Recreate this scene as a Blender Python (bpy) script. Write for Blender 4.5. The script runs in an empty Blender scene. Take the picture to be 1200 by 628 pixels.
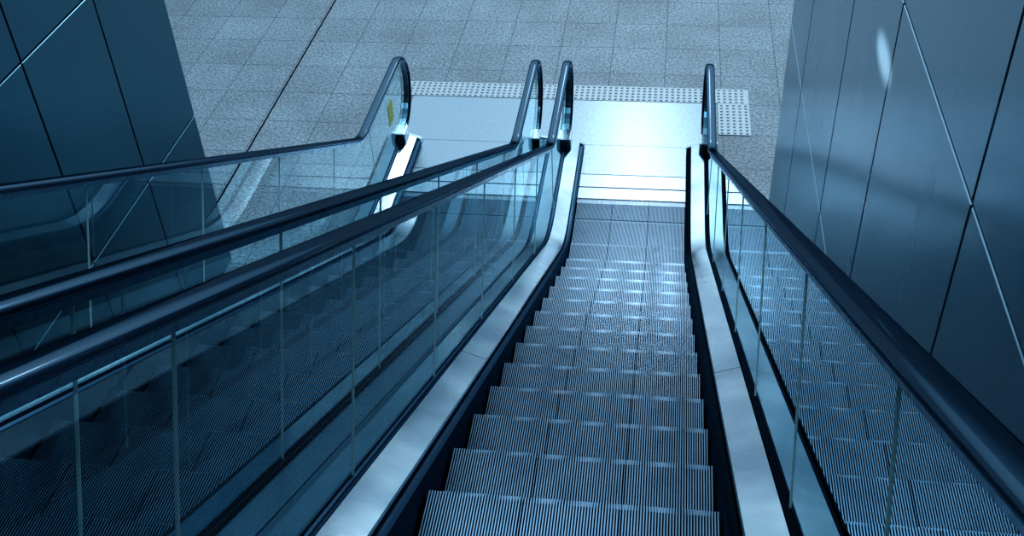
import bpy, math, numpy as np, random
from mathutils import Matrix, Vector
random.seed(3)
# ---------------------------------------------------------------- camera fit (photo landmarks -> world)
T30=math.tan(math.radians(30)); C30=math.cos(math.radians(30)); S30=0.5
obs=[]
def nose(y): return -(y+0.79)*T30
obs+=[((.5,0,0),(803,232)),((-.5,0,0),(675,229))]
for y,l,r in ((-5.89,(500,572),(848,595)),(-5.49,(530,525),(840,543)),(-5.09,(555,487),(833,502)),(-4.69,(575,455),(828,468)),(-4.29,(590,427),(825,440))):
    obs+=[((-.5,y,nose(y)),l),((.5,y,nose(y)),r)]
obs+=[((.65,1.22,.95),(826,62)),((-.65,1.22,.95),(668,62)),((-.99,1.22,.95),(625,60)),((-2.3,1.22,.95),(472,60))]
def proj(p,P):
    rx,ry,rz,tx,ty,tz,f=p
    def rot(a,ax): return np.array(Matrix.Rotation(a,3,ax))
    M=rot(rz,'Z')@rot(rx,'X')@rot(ry,'Z')
    q=M.T@(np.array(P)-np.array([tx,ty,tz]))
    return 600+f*q[0]/-q[2],314-f*q[1]/-q[2]
def res(p):
    o=[]
    for P,(u,v) in obs:
        a,b=proj(p,P); o+=[a-u,b-v]
    for x,(u,v) in ((-.66,(0,440)),(-.985,(0,345)),(-2.305,(0,215)),(.66,(1200,560)),(-2.305,(400,160)),(.66,(950,290)),(-.66,(400,270))):
        A=np.array(proj(p,(x,-1.79+.475,1.0*T30+.95*C30))); B=np.array(proj(p,(x,-4.79+.475,4*T30+.95*C30)))
        d=(B-A)/np.linalg.norm(B-A); n=np.array([-d[1],d[0]]); o.append(1.6*float(n@(np.array([u,v])-A)))
    return np.array(o)
p=np.array([math.radians(51),0.0,math.radians(7),.24,-8.27,5.89,1290.])
for it in range(30):
    r=res(p); J=np.zeros((len(r),7))
    for i in range(7):
        h=1e-4 if i<6 else .1
        q=p.copy(); q[i]+=h; J[:,i]=(res(q)-r)/h
    W=np.diag([1,1,1,1,1,1,1e-6])
    dp=np.linalg.solve(J.T@J+1e-3*W,-J.T@r); p=p+dp
CAMP=p
# ---------------------------------------------------------------- material helpers
def mat(name,col,metal=0.,rough=.5,nscale=None,namt=.0,bump=0.,stretch=(1,1,1),col2=None,spec=.5):
    m=bpy.data.materials.new(name); m.use_nodes=True; nt=m.node_tree; b=nt.nodes['Principled BSDF']
    b.inputs['Base Color'].default_value=(*col,1); b.inputs['Metallic'].default_value=metal
    b.inputs['Roughness'].default_value=rough; b.inputs['Specular IOR Level'].default_value=spec
    if nscale:
        tc=nt.nodes.new('ShaderNodeTexCoord'); mp=nt.nodes.new('ShaderNodeMapping'); mp.inputs['Scale'].default_value=stretch
        n=nt.nodes.new('ShaderNodeTexNoise'); n.inputs['Scale'].default_value=nscale; n.inputs['Detail'].default_value=5
        nt.links.new(tc.outputs['Object'],mp.inputs[0]); nt.links.new(mp.outputs[0],n.inputs['Vector'])
        if col2:
            cr=nt.nodes.new('ShaderNodeValToRGB'); cr.color_ramp.elements[0].position=.35; cr.color_ramp.elements[1].position=.65
            cr.color_ramp.elements[0].color=(*col,1); cr.color_ramp.elements[1].color=(*col2,1)
            nt.links.new(n.outputs[0],cr.inputs[0]); nt.links.new(cr.outputs[0],b.inputs['Base Color'])
        if namt:
            mr=nt.nodes.new('ShaderNodeMapRange'); mr.inputs['From Min'].default_value=.3; mr.inputs['From Max'].default_value=.7
            mr.inputs['To Min'].default_value=max(.02,rough-namt); mr.inputs['To Max'].default_value=rough+namt
            nt.links.new(n.outputs[0],mr.inputs[0]); nt.links.new(mr.outputs[0],b.inputs['Roughness'])
        if bump:
            bp=nt.nodes.new('ShaderNodeBump'); bp.inputs['Strength'].default_value=bump; bp.inputs['Distance'].default_value=.002
            nt.links.new(n.outputs[0],bp.inputs['Height']); nt.links.new(bp.outputs[0],b.inputs['Normal'])
    return m
def darkmat(name,dif,glo,rough,ior):
    m=bpy.data.materials.new(name); m.use_nodes=True; nt=m.node_tree; nt.nodes.clear(); L=nt.links.new
    o=nt.nodes.new('ShaderNodeOutputMaterial'); mx=nt.nodes.new('ShaderNodeMixShader'); d=nt.nodes.new('ShaderNodeBsdfDiffuse'); g=nt.nodes.new('ShaderNodeBsdfGlossy'); fr=nt.nodes.new('ShaderNodeFresnel')
    fr.inputs[0].default_value=ior; d.inputs[0].default_value=(*dif,1); g.inputs[0].default_value=(*glo,1)
    tc=nt.nodes.new('ShaderNodeTexCoord'); n=nt.nodes.new('ShaderNodeTexNoise'); n.inputs['Scale'].default_value=9; L(tc.outputs['Object'],n.inputs['Vector'])
    mr=nt.nodes.new('ShaderNodeMapRange'); mr.inputs['To Min'].default_value=rough*.7; mr.inputs['To Max'].default_value=rough*1.3; L(n.outputs[0],mr.inputs[0]); L(mr.outputs[0],g.inputs['Roughness'])
    L(fr.outputs[0],mx.inputs[0]); L(d.outputs[0],mx.inputs[1]); L(g.outputs[0],mx.inputs[2]); L(mx.outputs[0],o.inputs[0]); return m
M_rubber=darkmat('handrail_rubber',(.001,.004,.008),(.09,.14,.19),.10,1.42)
M_black=darkmat('black_trim',(.001,.003,.006),(.06,.12,.18),.4,1.3)
M_skirt=darkmat('skirt_panel',(.002,.006,.011),(.06,.12,.18),.3,1.4)
M_guide=mat('rail_guide_steel',(.20,.36,.46),1,.3,20,.08)
M_decko=mat('outer_deck_steel',(.05,.13,.185),1,.32,40,.1,.05,(10,1,10))
M_rib=mat('step_aluminium',(.105,.165,.225),.9,.33,6,.06,0,(1,1,1),(.135,.20,.265))
M_groove=darkmat('step_groove',(.001,.003,.006),(.03,.06,.1),.6,1.2)
M_plate=mat('landing_steel',(.24,.32,.385),.95,.27,50,.06,.06,(1,14,1),(.31,.39,.455))
M_comb=mat('comb_aluminium',(.33,.41,.48),.95,.28,50,.1,.05,(30,1,1))
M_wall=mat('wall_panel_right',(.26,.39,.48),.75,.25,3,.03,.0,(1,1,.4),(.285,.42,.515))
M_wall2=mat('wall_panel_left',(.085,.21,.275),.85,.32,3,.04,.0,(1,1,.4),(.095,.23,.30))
M_gap=darkmat('panel_gap',(.002,.006,.010),(.05,.1,.14),.5,1.3)
M_tact=mat('tactile_metal',(.44,.50,.55),.1,.5,60,.1,0,(1,1,1),(.56,.62,.67))
M_stick=mat('sticker_green',(.55,.62,.15),0,.5,20,.05)
M_shade_slab=mat('shade_slab_dark',(.03,.09,.14),0,.6,8,.05)  # dark coat of the added overhead shade slab
def deckmat():
    m=mat('brushed_steel',(.42,.52,.60),1,.14,1.9,.10,0,(1,1,1),(.72,.81,.87)); nt=m.node_tree; b=nt.nodes['Principled BSDF']
    tc=nt.nodes.new('ShaderNodeTexCoord'); mp=nt.nodes.new('ShaderNodeMapping'); mp.inputs['Scale'].default_value=(6,160,160)
    n=nt.nodes.new('ShaderNodeTexNoise'); n.inputs['Scale'].default_value=3; n.inputs['Detail'].default_value=4
    nt.links.new(tc.outputs['Object'],mp.inputs[0]); nt.links.new(mp.outputs[0],n.inputs['Vector'])
    bp=nt.nodes.new('ShaderNodeBump'); bp.inputs['Strength'].default_value=.35; bp.inputs['Distance'].default_value=.001
    nt.links.new(n.outputs[0],bp.inputs['Height']); nt.links.new(bp.outputs[0],b.inputs['Normal']); return m
M_deck=deckmat()
def edgemat():
    m=bpy.data.materials.new('glass_edge'); m.use_nodes=True; nt=m.node_tree; nt.nodes.clear()
    o=nt.nodes.new('ShaderNodeOutputMaterial'); mx=nt.nodes.new('ShaderNodeMixShader'); t=nt.nodes.new('ShaderNodeBsdfTranslucent'); g=nt.nodes.new('ShaderNodeBsdfDiffuse')
    n=nt.nodes.new('ShaderNodeTexNoise'); n.inputs['Scale'].default_value=12
    cr=nt.nodes.new('ShaderNodeValToRGB'); cr.color_ramp.elements[0].color=(.75,.95,.98,1); cr.color_ramp.elements[1].color=(.95,1,1,1); nt.links.new(n.outputs[0],cr.inputs[0])
    nt.links.new(cr.outputs[0],t.inputs[0]); nt.links.new(cr.outputs[0],g.inputs[0]); mx.inputs[0].default_value=.4
    nt.links.new(t.outputs[0],mx.inputs[1]); nt.links.new(g.outputs[0],mx.inputs[2]); nt.links.new(mx.outputs[0],o.inputs[0]); return m
M_edge=edgemat()
def glassmat():
    m=bpy.data.materials.new('balustrade_glass'); m.use_nodes=True; nt=m.node_tree; nt.nodes.clear()
    o=nt.nodes.new('ShaderNodeOutputMaterial'); mx=nt.nodes.new('ShaderNodeMixShader'); t=nt.nodes.new('ShaderNodeBsdfTransparent')
    g=nt.nodes.new('ShaderNodeBsdfGlossy'); fr=nt.nodes.new('ShaderNodeFresnel'); fr.inputs[0].default_value=1.66
    t.inputs[0].default_value=(.79,.92,.945,1); g.inputs['Roughness'].default_value=.01; g.inputs[0].default_value=(.74,.91,.96,1)
    nt.links.new(fr.outputs[0],mx.inputs[0]); nt.links.new(t.outputs[0],mx.inputs[1]); nt.links.new(g.outputs[0],mx.inputs[2]); nt.links.new(mx.outputs[0],o.inputs[0])
    return m
M_glass=glassmat()
# ---------------------------------------------------------------- mesh helpers
def mesh(name,V,F,m,parent=None,smooth=False):
    me=bpy.data.meshes.new(name); me.from_pydata([tuple(v) for v in V],[],[tuple(f) for f in F]); me.update()
    ms=m if isinstance(m,list) else [m]
    for x in ms: me.materials.append(x)
    if smooth: me.polygons.foreach_set('use_smooth',[True]*len(me.polygons))
    o=bpy.data.objects.new(name,me); bpy.context.scene.collection.objects.link(o)
    if parent: o.parent=parent
    return o
def boxdata(x0,x1,y0,y1,z0,z1,V,F):
    b=len(V); V+=[(x0,y0,z0),(x1,y0,z0),(x1,y1,z0),(x0,y1,z0),(x0,y0,z1),(x1,y0,z1),(x1,y1,z1),(x0,y1,z1)]
    F+=[(b,b+3,b+2,b+1),(b+4,b+5,b+6,b+7),(b,b+1,b+5,b+4),(b+1,b+2,b+6,b+5),(b+2,b+3,b+7,b+6),(b+3,b,b+4,b+7)]
def box(name,x0,x1,y0,y1,z0,z1,m,parent=None,bev=0):
    V=[];F=[];boxdata(x0,x1,y0,y1,z0,z1,V,F); o=mesh(name,V,F,m,parent)
    if bev:
        md=o.modifiers.new('bevel','BEVEL'); md.width=bev; md.segments=2
    return o
# ---------------------------------------------------------------- escalator path (step nose line): list of (y,z,ny,nz)
YTOP=-11.2; ZTOP=nose(YTOP); R=1.5; TL=R*math.tan(math.radians(15))
def build_path(yend_bottom,yend_top,res=0.25):
    pts=[]
    y=yend_top
    ys=YTOP-TL
    n=max(2,int((ys-y)/res))
    for i in range(n): pts.append((y+(ys-y)*i/n,ZTOP,0,1))
    for i in range(9):
        a=math.radians(30)*i/8; pts.append((ys+R*math.sin(a),ZTOP-R+R*math.cos(a),math.sin(a),math.cos(a)))
    a0=(pts[-1][0],pts[-1][1]); ys2=-.79-TL*C30; b0=(ys2,nose(ys2)); n=30
    for i in range(1,n): t=i/n; pts.append((a0[0]+(b0[0]-a0[0])*t,a0[1]+(b0[1]-a0[1])*t,S30,C30))
    yc=-.79+TL
    for i in range(13):
        a=math.radians(30)*(1-i/12); pts.append((yc-R*math.sin(a),R-R*math.cos(a),math.sin(a),math.cos(a)))
    n=max(2,int((yend_bottom-yc)/res))
    for i in range(1,n+1): pts.append((yc+(yend_bottom-yc)*i/n,0,0,1))
    return pts
def path_z(y):
    yc=-.79+TL
    if y>=yc: return 0
    if y>=-.79-TL*C30: return R-math.sqrt(R*R-(yc-y)**2)
    yt=YTOP-TL
    if y<=yt: return ZTOP
    if y<=yt+R*S30: return ZTOP-R+math.sqrt(R*R-(y-yt)**2)
    return nose(y)
def sweep(name,path,prof,m,parent,closed=False,smooth=False,mats=None):
    V=[];F=[];k=len(prof)
    for (y,z,ny,nz) in path:
        for (x,h) in prof: V.append((x,y+h*ny,z+h*nz))
    for i in range(len(path)-1):
        for j in range(k if closed else k-1):
            a=i*k+j;b=i*k+(j+1)%k; F.append((a,b,b+k,a+k))
    if closed: F+= [tuple(range(k))[::-1],tuple(range((len(path)-1)*k,len(path)*k))]
    return mesh(name,V,F,m,parent,smooth)
# step mesh (shared)
def step_mesh():
    V=[];F=[];mi=[]
    top=[(-.396,0),(-.200,0),(-.004,0),(0,-.004),(-.002,-.02),(-.010,-.11),(-.002,-.236)]
    inn=[(-.396,-.012),(-.200,-.012),(-.016,-.012),(-.013,-.016),(-.014,-.03),(-.022,-.11),(-.014,-.236)]
    n=len(top); pitch=.0098; N=101; w0=.0024; w1=.0030
    for r in range(N):
        xc=(r-(N-1)/2)*pitch
        b=len(V); nar=.55 if r in (33,67) else 1
        for (a,c) in zip(top,inn):
            V+=[(xc-w1*nar,c[0],c[1]),(xc-w0*nar,a[0],a[1]),(xc+w0*nar,a[0],a[1]),(xc+w1*nar,c[0],c[1])]
        for i in range(n-1):
            for j in range(3):
                q=b+i*4+j; F.append((q,q+1,q+5,q+4)); mi.append(1 if j!=1 else 0)
        F.append((b,b+1,b+2,b+3)); mi.append(0)
    b=len(V)
    for c in inn: V+=[(-.498,c[0],c[1]),(.498,c[0],c[1])]
    for i in range(n-1): F.append((b+2*i,b+2*i+1,b+2*i+3,b+2*i+2)); mi.append(1)
    me=bpy.data.meshes.new('step_mesh'); me.from_pydata(V,[],F); me.materials.append(M_rib); me.materials.append(M_groove)
    me.polygons.foreach_set('material_index',mi); me.update(); return me
STEP=step_mesh()
H=.95; NR=.39; YN=1.22
def handrail_path(top_h):
    base=build_path(YN-NR,YTOP-TL-1.2)
    P=[(y+top_h*ny,z+top_h*nz,ny,nz) for (y,z,ny,nz) in base]
    yc=YN-NR; 
    r=NR-(H-top_h)
    tail=[(yc+r*math.sin(a),top_h-r+r*math.cos(a),math.sin(a),math.cos(a)) for a in [math.pi*i/18 for i in range(1,19)]]
    z=top_h-2*r
    tail+=[(yc-.1,z,0,-1)]
    y0=P[0][0]; z0=P[0][1]
    head=[(y0-r*math.sin(a),z0-r+r*math.cos(a),-math.sin(a),math.cos(a)) for a in [math.pi*i/18 for i in range(18,0,-1)]]
    head=[(y0+.1,z0-2*r,0,-1)]+head
    return head+P+tail
def rail_prof(xc,w=.039,h=.019):
    pr=[]
    for i in range(20):
        a=2*math.pi*i/20; c,s=math.cos(a),math.sin(a)
        pr.append((xc+w*math.copysign(abs(c)**.85,c),h*math.copysign(abs(s)**.9,s)))
    return pr
def glass_side(e,xg,tag,joff):
    hb,ht=.11,H-.035
    base=build_path(YN-NR,YTOP-TL-1.2,.25)
    s=[0]
    for a,b in zip(base[:-1],base[1:]): s.append(s[-1]+math.hypot(b[0]-a[0]+.5*(b[2]-a[2]),b[1]-a[1]+.5*(b[3]-a[3])))
    def at(t):
        t=min(max(t,0),s[-1])
        for i in range(len(s)-1):
            if t<=s[i+1]+1e-9:
                u=(t-s[i])/max(1e-9,s[i+1]-s[i]); return tuple(base[i][k]+(base[i+1][k]-base[i][k])*u for k in range(4))
    yref=-5.66-.475+joff; sref=None
    for i in range(len(base)-1):
        if base[i][0]<=yref<=base[i+1][0]: sref=s[i]+(s[i+1]-s[i])*(yref-base[i][0])/(base[i+1][0]-base[i][0])
    joints=[sref+1.27*k for k in range(-9,9)]; joints=[j for j in joints if .5<j<s[-1]-.55]
    bounds=[0]+joints+[s[-1]]
    g=.003; V=[];F=[];VE=[];FE=[]
    for a,b in zip(bounds[:-1],bounds[1:]):
        a2=a+(g if a>0 else 0); b2=b-(g if b<s[-1] else 0)
        ts=[a2]+[x for x in s if a2+.01<x<b2-.01]+[b2]; k0=len(V)
        for t in ts:
            y,z,ny,nz=at(t); V+=[(xg,y+hb*ny,z+hb*nz),(xg,y+ht*ny,z+ht*nz)]
        for i in range(len(ts)-1): q=k0+2*i; F.append((q,q+2,q+3,q+1))
    for (yc,zb,sg) in ((YN-NR,0,1),(base[0][0],ZTOP,-1)):
        r=NR-.035; zc=zb+H-NR; k0=len(V); pts=[(yc,zb+hb)]+[(yc+sg*r*math.cos(a),zc+r*math.sin(a)) for a in [-math.pi/2+math.pi*i/20 for i in range(21)]]
        for (y,z) in pts: V.append((xg,y,z))
        F.append(tuple(range(k0,len(V))))
    mesh('glass_'+tag,V,F,M_glass,e)
    for j in joints:
        y,z,ny,nz=at(j); ty,tz=nz,-ny; k0=len(VE)
        for dx in (-.004,.004):
            for (h,d) in ((hb,-.0022),(hb,.0022),(ht,.0022),(ht,-.0022)): VE.append((xg+dx,y+h*ny+d*ty,z+h*nz+d*tz))
        FE+=[(k0,k0+1,k0+2,k0+3),(k0+7,k0+6,k0+5,k0+4),(k0,k0+4,k0+5,k0+1),(k0+1,k0+5,k0+6,k0+2),(k0+2,k0+6,k0+7,k0+3),(k0+3,k0+7,k0+4,k0)]
    mesh('glass_joints_'+tag,VE,FE,M_edge,e)
XG=.690; XRL=.67
def escalator(cx,outL,outR,joff):
    e=bpy.data.objects.new('escalator',None); bpy.context.scene.collection.objects.link(e); e.location=(cx,0,0)
    k=0
    while True:
        y=-.29-.4*k
        if y<YTOP-TL-.2: break
        o=bpy.data.objects.new('step_%d'%(k+1),STEP); bpy.context.scene.collection.objects.link(o); o.parent=e; o.location=(0,y,path_z(y)); k+=1
    o=bpy.data.objects.new('step_comb',STEP); bpy.context.scene.collection.objects.link(o); o.parent=e; o.location=(0,.11,0)
    YE=.86
    full=build_path(YE,YTOP-TL-1.45)
    for sg,tag,out in ((1,'right',outR),(-1,'left',outL)):
        x=lambda v: sg*v
        sweep('skirt_'+tag,full,[(x(.503),-.30),(x(.503),.062),(x(.515),.070)],M_skirt,e)
        sweep('skirt_trim_'+tag,full,[(x(.515),.070),(x(.518),.058),(x(.536),.058),(x(.540),.076)],M_black,e)
        sweep('inner_deck_'+tag,full,[(x(.540),.076),(x(.545),.084),(x(.664),.120),(x(.672),.116)],M_deck,e)
        V=[];F=[]
        for yj in (-8.75,-6.95,-4.55,-2.15):
            b=len(V); z=nose(yj)
            for d in (-.002,.002):
                for (a,h) in ((.545,.0845),(.664,.1205)): V.append((x(a),yj+d*C30+h*S30,z-d*S30+h*C30))
            F.append((b,b+1,b+3,b+2))
        mesh('deck_seams_'+tag,V,F,M_black,e)
        sweep('gasket_'+tag,full,[(x(.672),.114),(x(.674),.134),(x(.684),.136),(x(.686),.118),(x(.694),.118),(x(.696),.136),(x(.706),.134),(x(.708),.11)],M_black,e)
        sweep('outer_deck_'+tag,full,[(x(.708),.11),(x(.710),.122),(sg*(out-.004),.122),(sg*out,.116),(sg*out,-.55)],M_decko,e)
        V=[];F=[]
        prof=[(.503,.0),(.503,.062),(.515,.070),(.545,.084),(.664,.120),(.69,.136),(out-.004,.122),(out,.11),(out,0)]
        for (yy,f) in ((YE,1),(YE+.05,.93),(YE+.07,.7),(YE+.075,0)):
            for (a,h) in prof: V.append((sg*a,yy,h*f))
        n=len(prof)
        for i in range(3):
            for j in range(n-1): q=i*n+j; F.append((q,q+1,q+n+1,q+n))
        mesh('newel_cap_'+tag,V,F,M_deck,e)
        xa,xb=sorted((x(XRL)-.055,x(XRL)+.055))
        box('newel_inlet_'+tag,xa,xb,YN-NR-.16,YN-NR+.03,.09,.235,M_deck,e,.015)
        sweep('handrail_'+tag,handrail_path(H-.017),rail_prof(x(XRL)),M_rubber,e,True,True)
        sweep('rail_guide_'+tag,handrail_path(H-.045),[(x(XRL)-.018,-.012),(x(XRL)-.022,.014),(x(XRL)+.022,.014),(x(XRL)+.018,-.012)],M_guide,e,True)
        glass_side(e,x(XG-.005),tag,joff)
    V=[];F=[]
    for i in range(102):
        xc=(i-50.5)*.0098; boxdata(xc-.0016,xc+.0016,-.05,.03,-.01,.006,V,F)
    mesh('comb_teeth',V,F,M_comb,e)
    box('comb_plate',-.502,.502,.02,.20,-.01,.012,M_comb,e,.004)
    box('comb_band',-.502,.502,.212,.42,-.01,.012,M_comb,e,.004)
    box('floor_hatch',-.502,.502,.432,.95,-.02,.008,M_plate,e,.003)
    box('top_comb_plate',-.502,.502,YTOP-TL-1.5,YTOP-TL-.5,ZTOP-.02,ZTOP+.012,M_comb,e,.004)
    return e
e1=escalator(0,.822,.80,0)
e2=escalator(-1.645,.80,.822,.10)
box('safety_sticker',-.683,-.679,.44,.60,.46,.68,M_stick,e2)
# ---------------------------------------------------------------- landing plate, floor
V=[];F=[]
boxdata(-2.42,.70,.955,1.82,-.01,.006,V,F)
mesh('floor_plate',V,F,M_plate)
V=[];F=[]
boxdata(-2.56,1.14,1.83,2.13,-.01,.008,V,F); boxdata(.82,1.14,1.22,1.826,-.01,.008,V,F)
def dot(x,y):
    b=len(V); n=8
    for r,z in ((.017,.008),(.011,.018)):
        for i in range(n): a=2*math.pi*i/n; V.append((x+r*math.cos(a),y+r*math.sin(a),z))
    for i in range(n): F.append((b+i,b+(i+1)%n,b+n+(i+1)%n,b+n+i))
    F.append(tuple(range(b+n,b+2*n)))
for i in range(61):
    for j in range(5): dot(-2.56+.030+i*.06,1.83+.030+j*.06)
for i in range(5):
    for j in range(10): dot(.82+.035+i*.062,1.22+.03+j*.06)
o=mesh('tactile_paving',V,F,M_tact)
def floormat():
    m=bpy.data.materials.new('granite_pavers'); m.use_nodes=True; nt=m.node_tree; b=nt.nodes['Principled BSDF']; L=nt.links.new
    tc=nt.nodes.new('ShaderNodeTexCoord'); 
    def N(t,**k):
        n=nt.nodes.new(t)
        for a,v in k.items(): setattr(n,a,v)
        return n
    mp=N('ShaderNodeMapping'); mp.inputs['Location'].default_value=(-.26,-.03,0); L(tc.outputs['Object'],mp.inputs[0])
    br=N('ShaderNodeTexBrick',offset=0.0,squash=1.0); br.inputs['Scale'].default_value=1; br.inputs['Brick Width'].default_value=.6; br.inputs['Row Height'].default_value=.6
    br.inputs['Mortar Size'].default_value=.005; br.inputs['Color1'].default_value=(.92,.92,.92,1); br.inputs['Color2'].default_value=(1.06,1.06,1.06,1); br.inputs['Mortar'].default_value=(.34,.38,.43,1)
    br.inputs['Mortar Smooth'].default_value=.3
    L(mp.outputs[0],br.inputs['Vector'])
    n=N('ShaderNodeTexNoise'); n.inputs['Scale'].default_value=34; n.inputs['Detail'].default_value=6; n.inputs['Roughness'].default_value=.8; L(tc.outputs['Object'],n.inputs['Vector'])
    n2=N('ShaderNodeTexNoise'); n2.inputs['Scale'].default_value=1.3; n2.inputs['Detail'].default_value=4; L(tc.outputs['Object'],n2.inputs['Vector'])
    cr=N('ShaderNodeValToRGB'); e=cr.color_ramp.elements; e[0].position=.40; e[0].color=(.11,.155,.195,1); e[1].position=.62; e[1].color=(.44,.505,.565,1); L(n.outputs[0],cr.inputs[0])
    mx=N('ShaderNodeMix',data_type='RGBA',blend_type='MULTIPLY'); mx.inputs[0].default_value=1; L(cr.outputs[0],mx.inputs[6]); L(br.outputs['Color'],mx.inputs[7])
    mr=N('ShaderNodeMapRange'); mr.inputs['From Min'].default_value=.3; mr.inputs['From Max'].default_value=.7; mr.inputs['To Min'].default_value=.8; mr.inputs['To Max'].default_value=1.15; L(n2.outputs[0],mr.inputs[0])
    mx2=N('ShaderNodeMix',data_type='RGBA',blend_type='MULTIPLY'); mx2.inputs[0].default_value=1; L(mx.outputs[2],mx2.inputs[6]); L(mr.outputs[0],mx2.inputs[7])
    L(mx2.outputs[2],b.inputs['Base Color']); b.inputs['Roughness'].default_value=.55
    return m
M_floor=floormat()
def grid_floor(name,x0,x1,y0,y1,z):
    return mesh(name,[(x0,y0,z),(x1,y0,z),(x1,y1,z),(x0,y1,z)],[(0,1,2,3)],M_floor)
V=[];F=[]
def rect(x0,x1,y0,y1,z=0):
    b=len(V); V.extend([(x0,y0,z),(x1,y0,z),(x1,y1,z),(x0,y1,z)]); F.append((b,b+1,b+2,b+3))
rect(-12,10,.955,16); rect(-12,-2.44,-14,.955); rect(.79,10,-14,.955)
rect(-2.44,.79,-14,-1.6,-.0)
mesh('floor',V,F,M_floor)
box('trim_1',-3.918,-3.902,-1.0,14,-.004,.003,M_gap)
grid_floor('floor_upper',-3.4,1.05,-17,YTOP-TL-1.4,ZTOP)
# ---------------------------------------------------------------- walls
def panel_wall(name,xf,side,ys,zs,M,th=.04,back=.3):
    V=[];F=[];mi=[]
    g=.006
    for a,b in zip(ys[:-1],ys[1:]):
        for c,d in zip(zs[:-1],zs[1:]):
            b0=len(V); bv=.004
            y0,y1,z0,z1=a+g,b-g,c+g,d-g
            V+= [(xf+side*bv,y0,z0),(xf+side*bv,y1,z0),(xf+side*bv,y1,z1),(xf+side*bv,y0,z1),
                 (xf,y0+bv,z0+bv),(xf,y1-bv,z0+bv),(xf,y1-bv,z1-bv),(xf,y0+bv,z1-bv),
                 (xf+side*th,y0,z0),(xf+side*th,y1,z0),(xf+side*th,y1,z1),(xf+side*th,y0,z1)]
            fs=[(b0+4,b0+5,b0+6,b0+7)]
            for i in range(4):
                j=(i+1)%4; fs+=[(b0+i,b0+j,b0+4+j,b0+4+i),(b0+8+i,b0+8+j,b0+j,b0+i)]
            F+=fs; mi+=[0]*len(fs)
    n=len(F); x0,x1=sorted((xf+side*.03,xf+side*back)); boxdata(x0,x1,ys[0],ys[-1]-.001,zs[0],zs[-1],V,F); mi+=[1]*(len(F)-n)
    n=len(F)
    for c,d in zip(zs[:-1],zs[1:]): boxdata(*sorted((xf+side*.002,xf+side*back)),ys[-1]-.01,ys[-1]+.0,c+g,d-g,V,F)
    mi+=[0]*(len(F)-n)
    o=mesh(name,V,F,[M,M_gap]); o.data.polygons.foreach_set('material_index',mi); return o
CY=-8.27
XR=1.10
ysR=[CY+.87/r for r in (.1225,.141,.179,.225,.3355)]
ysR=[-14.5,-13.3,-12.1,-10.9,-9.7,-8.5,-7.3]+sorted([y for y in ysR if y>-6.6])
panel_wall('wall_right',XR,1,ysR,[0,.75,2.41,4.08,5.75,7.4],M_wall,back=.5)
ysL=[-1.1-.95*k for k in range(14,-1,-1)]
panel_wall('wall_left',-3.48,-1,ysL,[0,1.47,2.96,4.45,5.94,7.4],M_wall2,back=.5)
box('unseen_shade_slab',-9,7,-17,-2.5,8.0,8.3,M_shade_slab)  # slab added out of view to block sky and darken reflections below
# ---------------------------------------------------------------- light
w=bpy.data.worlds.new('world'); bpy.context.scene.world=w; w.use_nodes=True; nt=w.node_tree
tc=nt.nodes.new('ShaderNodeTexCoord'); dp=nt.nodes.new('ShaderNodeVectorMath'); dp.operation='DOT_PRODUCT'; dp.inputs[1].default_value=(0,.75,.66)
nt.links.new(tc.outputs['Generated'],dp.inputs[0]); cr=nt.nodes.new('ShaderNodeValToRGB'); e=cr.color_ramp.elements
e[0].position=.0; e[0].color=(.004,.03,.052,1); e[1].position=.95; e[1].color=(.64,.83,.96,1); x=e.new(.5); x.color=(.085,.22,.31,1)
nt.links.new(dp.outputs['Value'],cr.inputs[0]); nt.links.new(cr.outputs[0],nt.nodes['Background'].inputs[0]); nt.nodes['Background'].inputs[1].default_value=1.3
def area(name,loc,target,sx,sy,power,col):
    l=bpy.data.lights.new(name,'AREA'); l.shape='RECTANGLE'; l.size=sx; l.size_y=sy; l.energy=power; l.color=col
    o=bpy.data.objects.new(name,l); bpy.context.scene.collection.objects.link(o); o.location=loc
    o.rotation_euler=(Vector(target)-Vector(loc)).to_track_quat('-Z','Y').to_euler(); return o
area('added_light',(.1,7.0,8.0),(.1,1.0,0),1.6,3,200,(.88,.95,1))  # added light above the landing, for brightness and speculars on the metal
area('added_light',(-.3,12.0,7.0),(-.2,.8,0),1.2,2.0,34,(.92,.97,1))  # added light, set at the mirror angle to make the landing plate's hot spot
area('added_light',(-.8,-3.5,7.9),(-.8,-3.2,0),2.2,1.2,95,(.6,.85,1))  # added overhead light to brighten the near steps
l=bpy.data.lights.new('added_wall_spot','SPOT'); l.energy=3400; l.spot_size=math.radians(2.0); l.spot_blend=.9; l.color=(.85,.95,1); l.shadow_soft_size=.03  # added spot without a fixture, throws the pale patch on the right wall
o=bpy.data.objects.new('added_wall_spot',l); bpy.context.scene.collection.objects.link(o); o.location=(-3.3,-4.6,4.9); o.scale=(3.0,1,1)
o.rotation_euler=(Vector((1.1,-4.25,3.77))-o.location).to_track_quat('-Z','Y').to_euler()
# ---------------------------------------------------------------- camera
rx,ry,rz,tx,ty,tz,f=CAMP
cam=bpy.data.cameras.new('camera'); co=bpy.data.objects.new('camera',cam); bpy.context.scene.collection.objects.link(co)
M=(Matrix.Rotation(rz,3,'Z')@Matrix.Rotation(rx,3,'X')@Matrix.Rotation(ry,3,'Z')).to_4x4(); M.translation=Vector((tx,ty,tz)); co.matrix_world=M
cam.sensor_width=36; cam.lens=f/1200*36; cam.clip_start=.05
bpy.context.scene.camera=co
vs=bpy.context.scene.view_settings; vs.view_transform='Standard'
try: vs.look='High Contrast'
except Exception as ex: print('LOOK',ex)
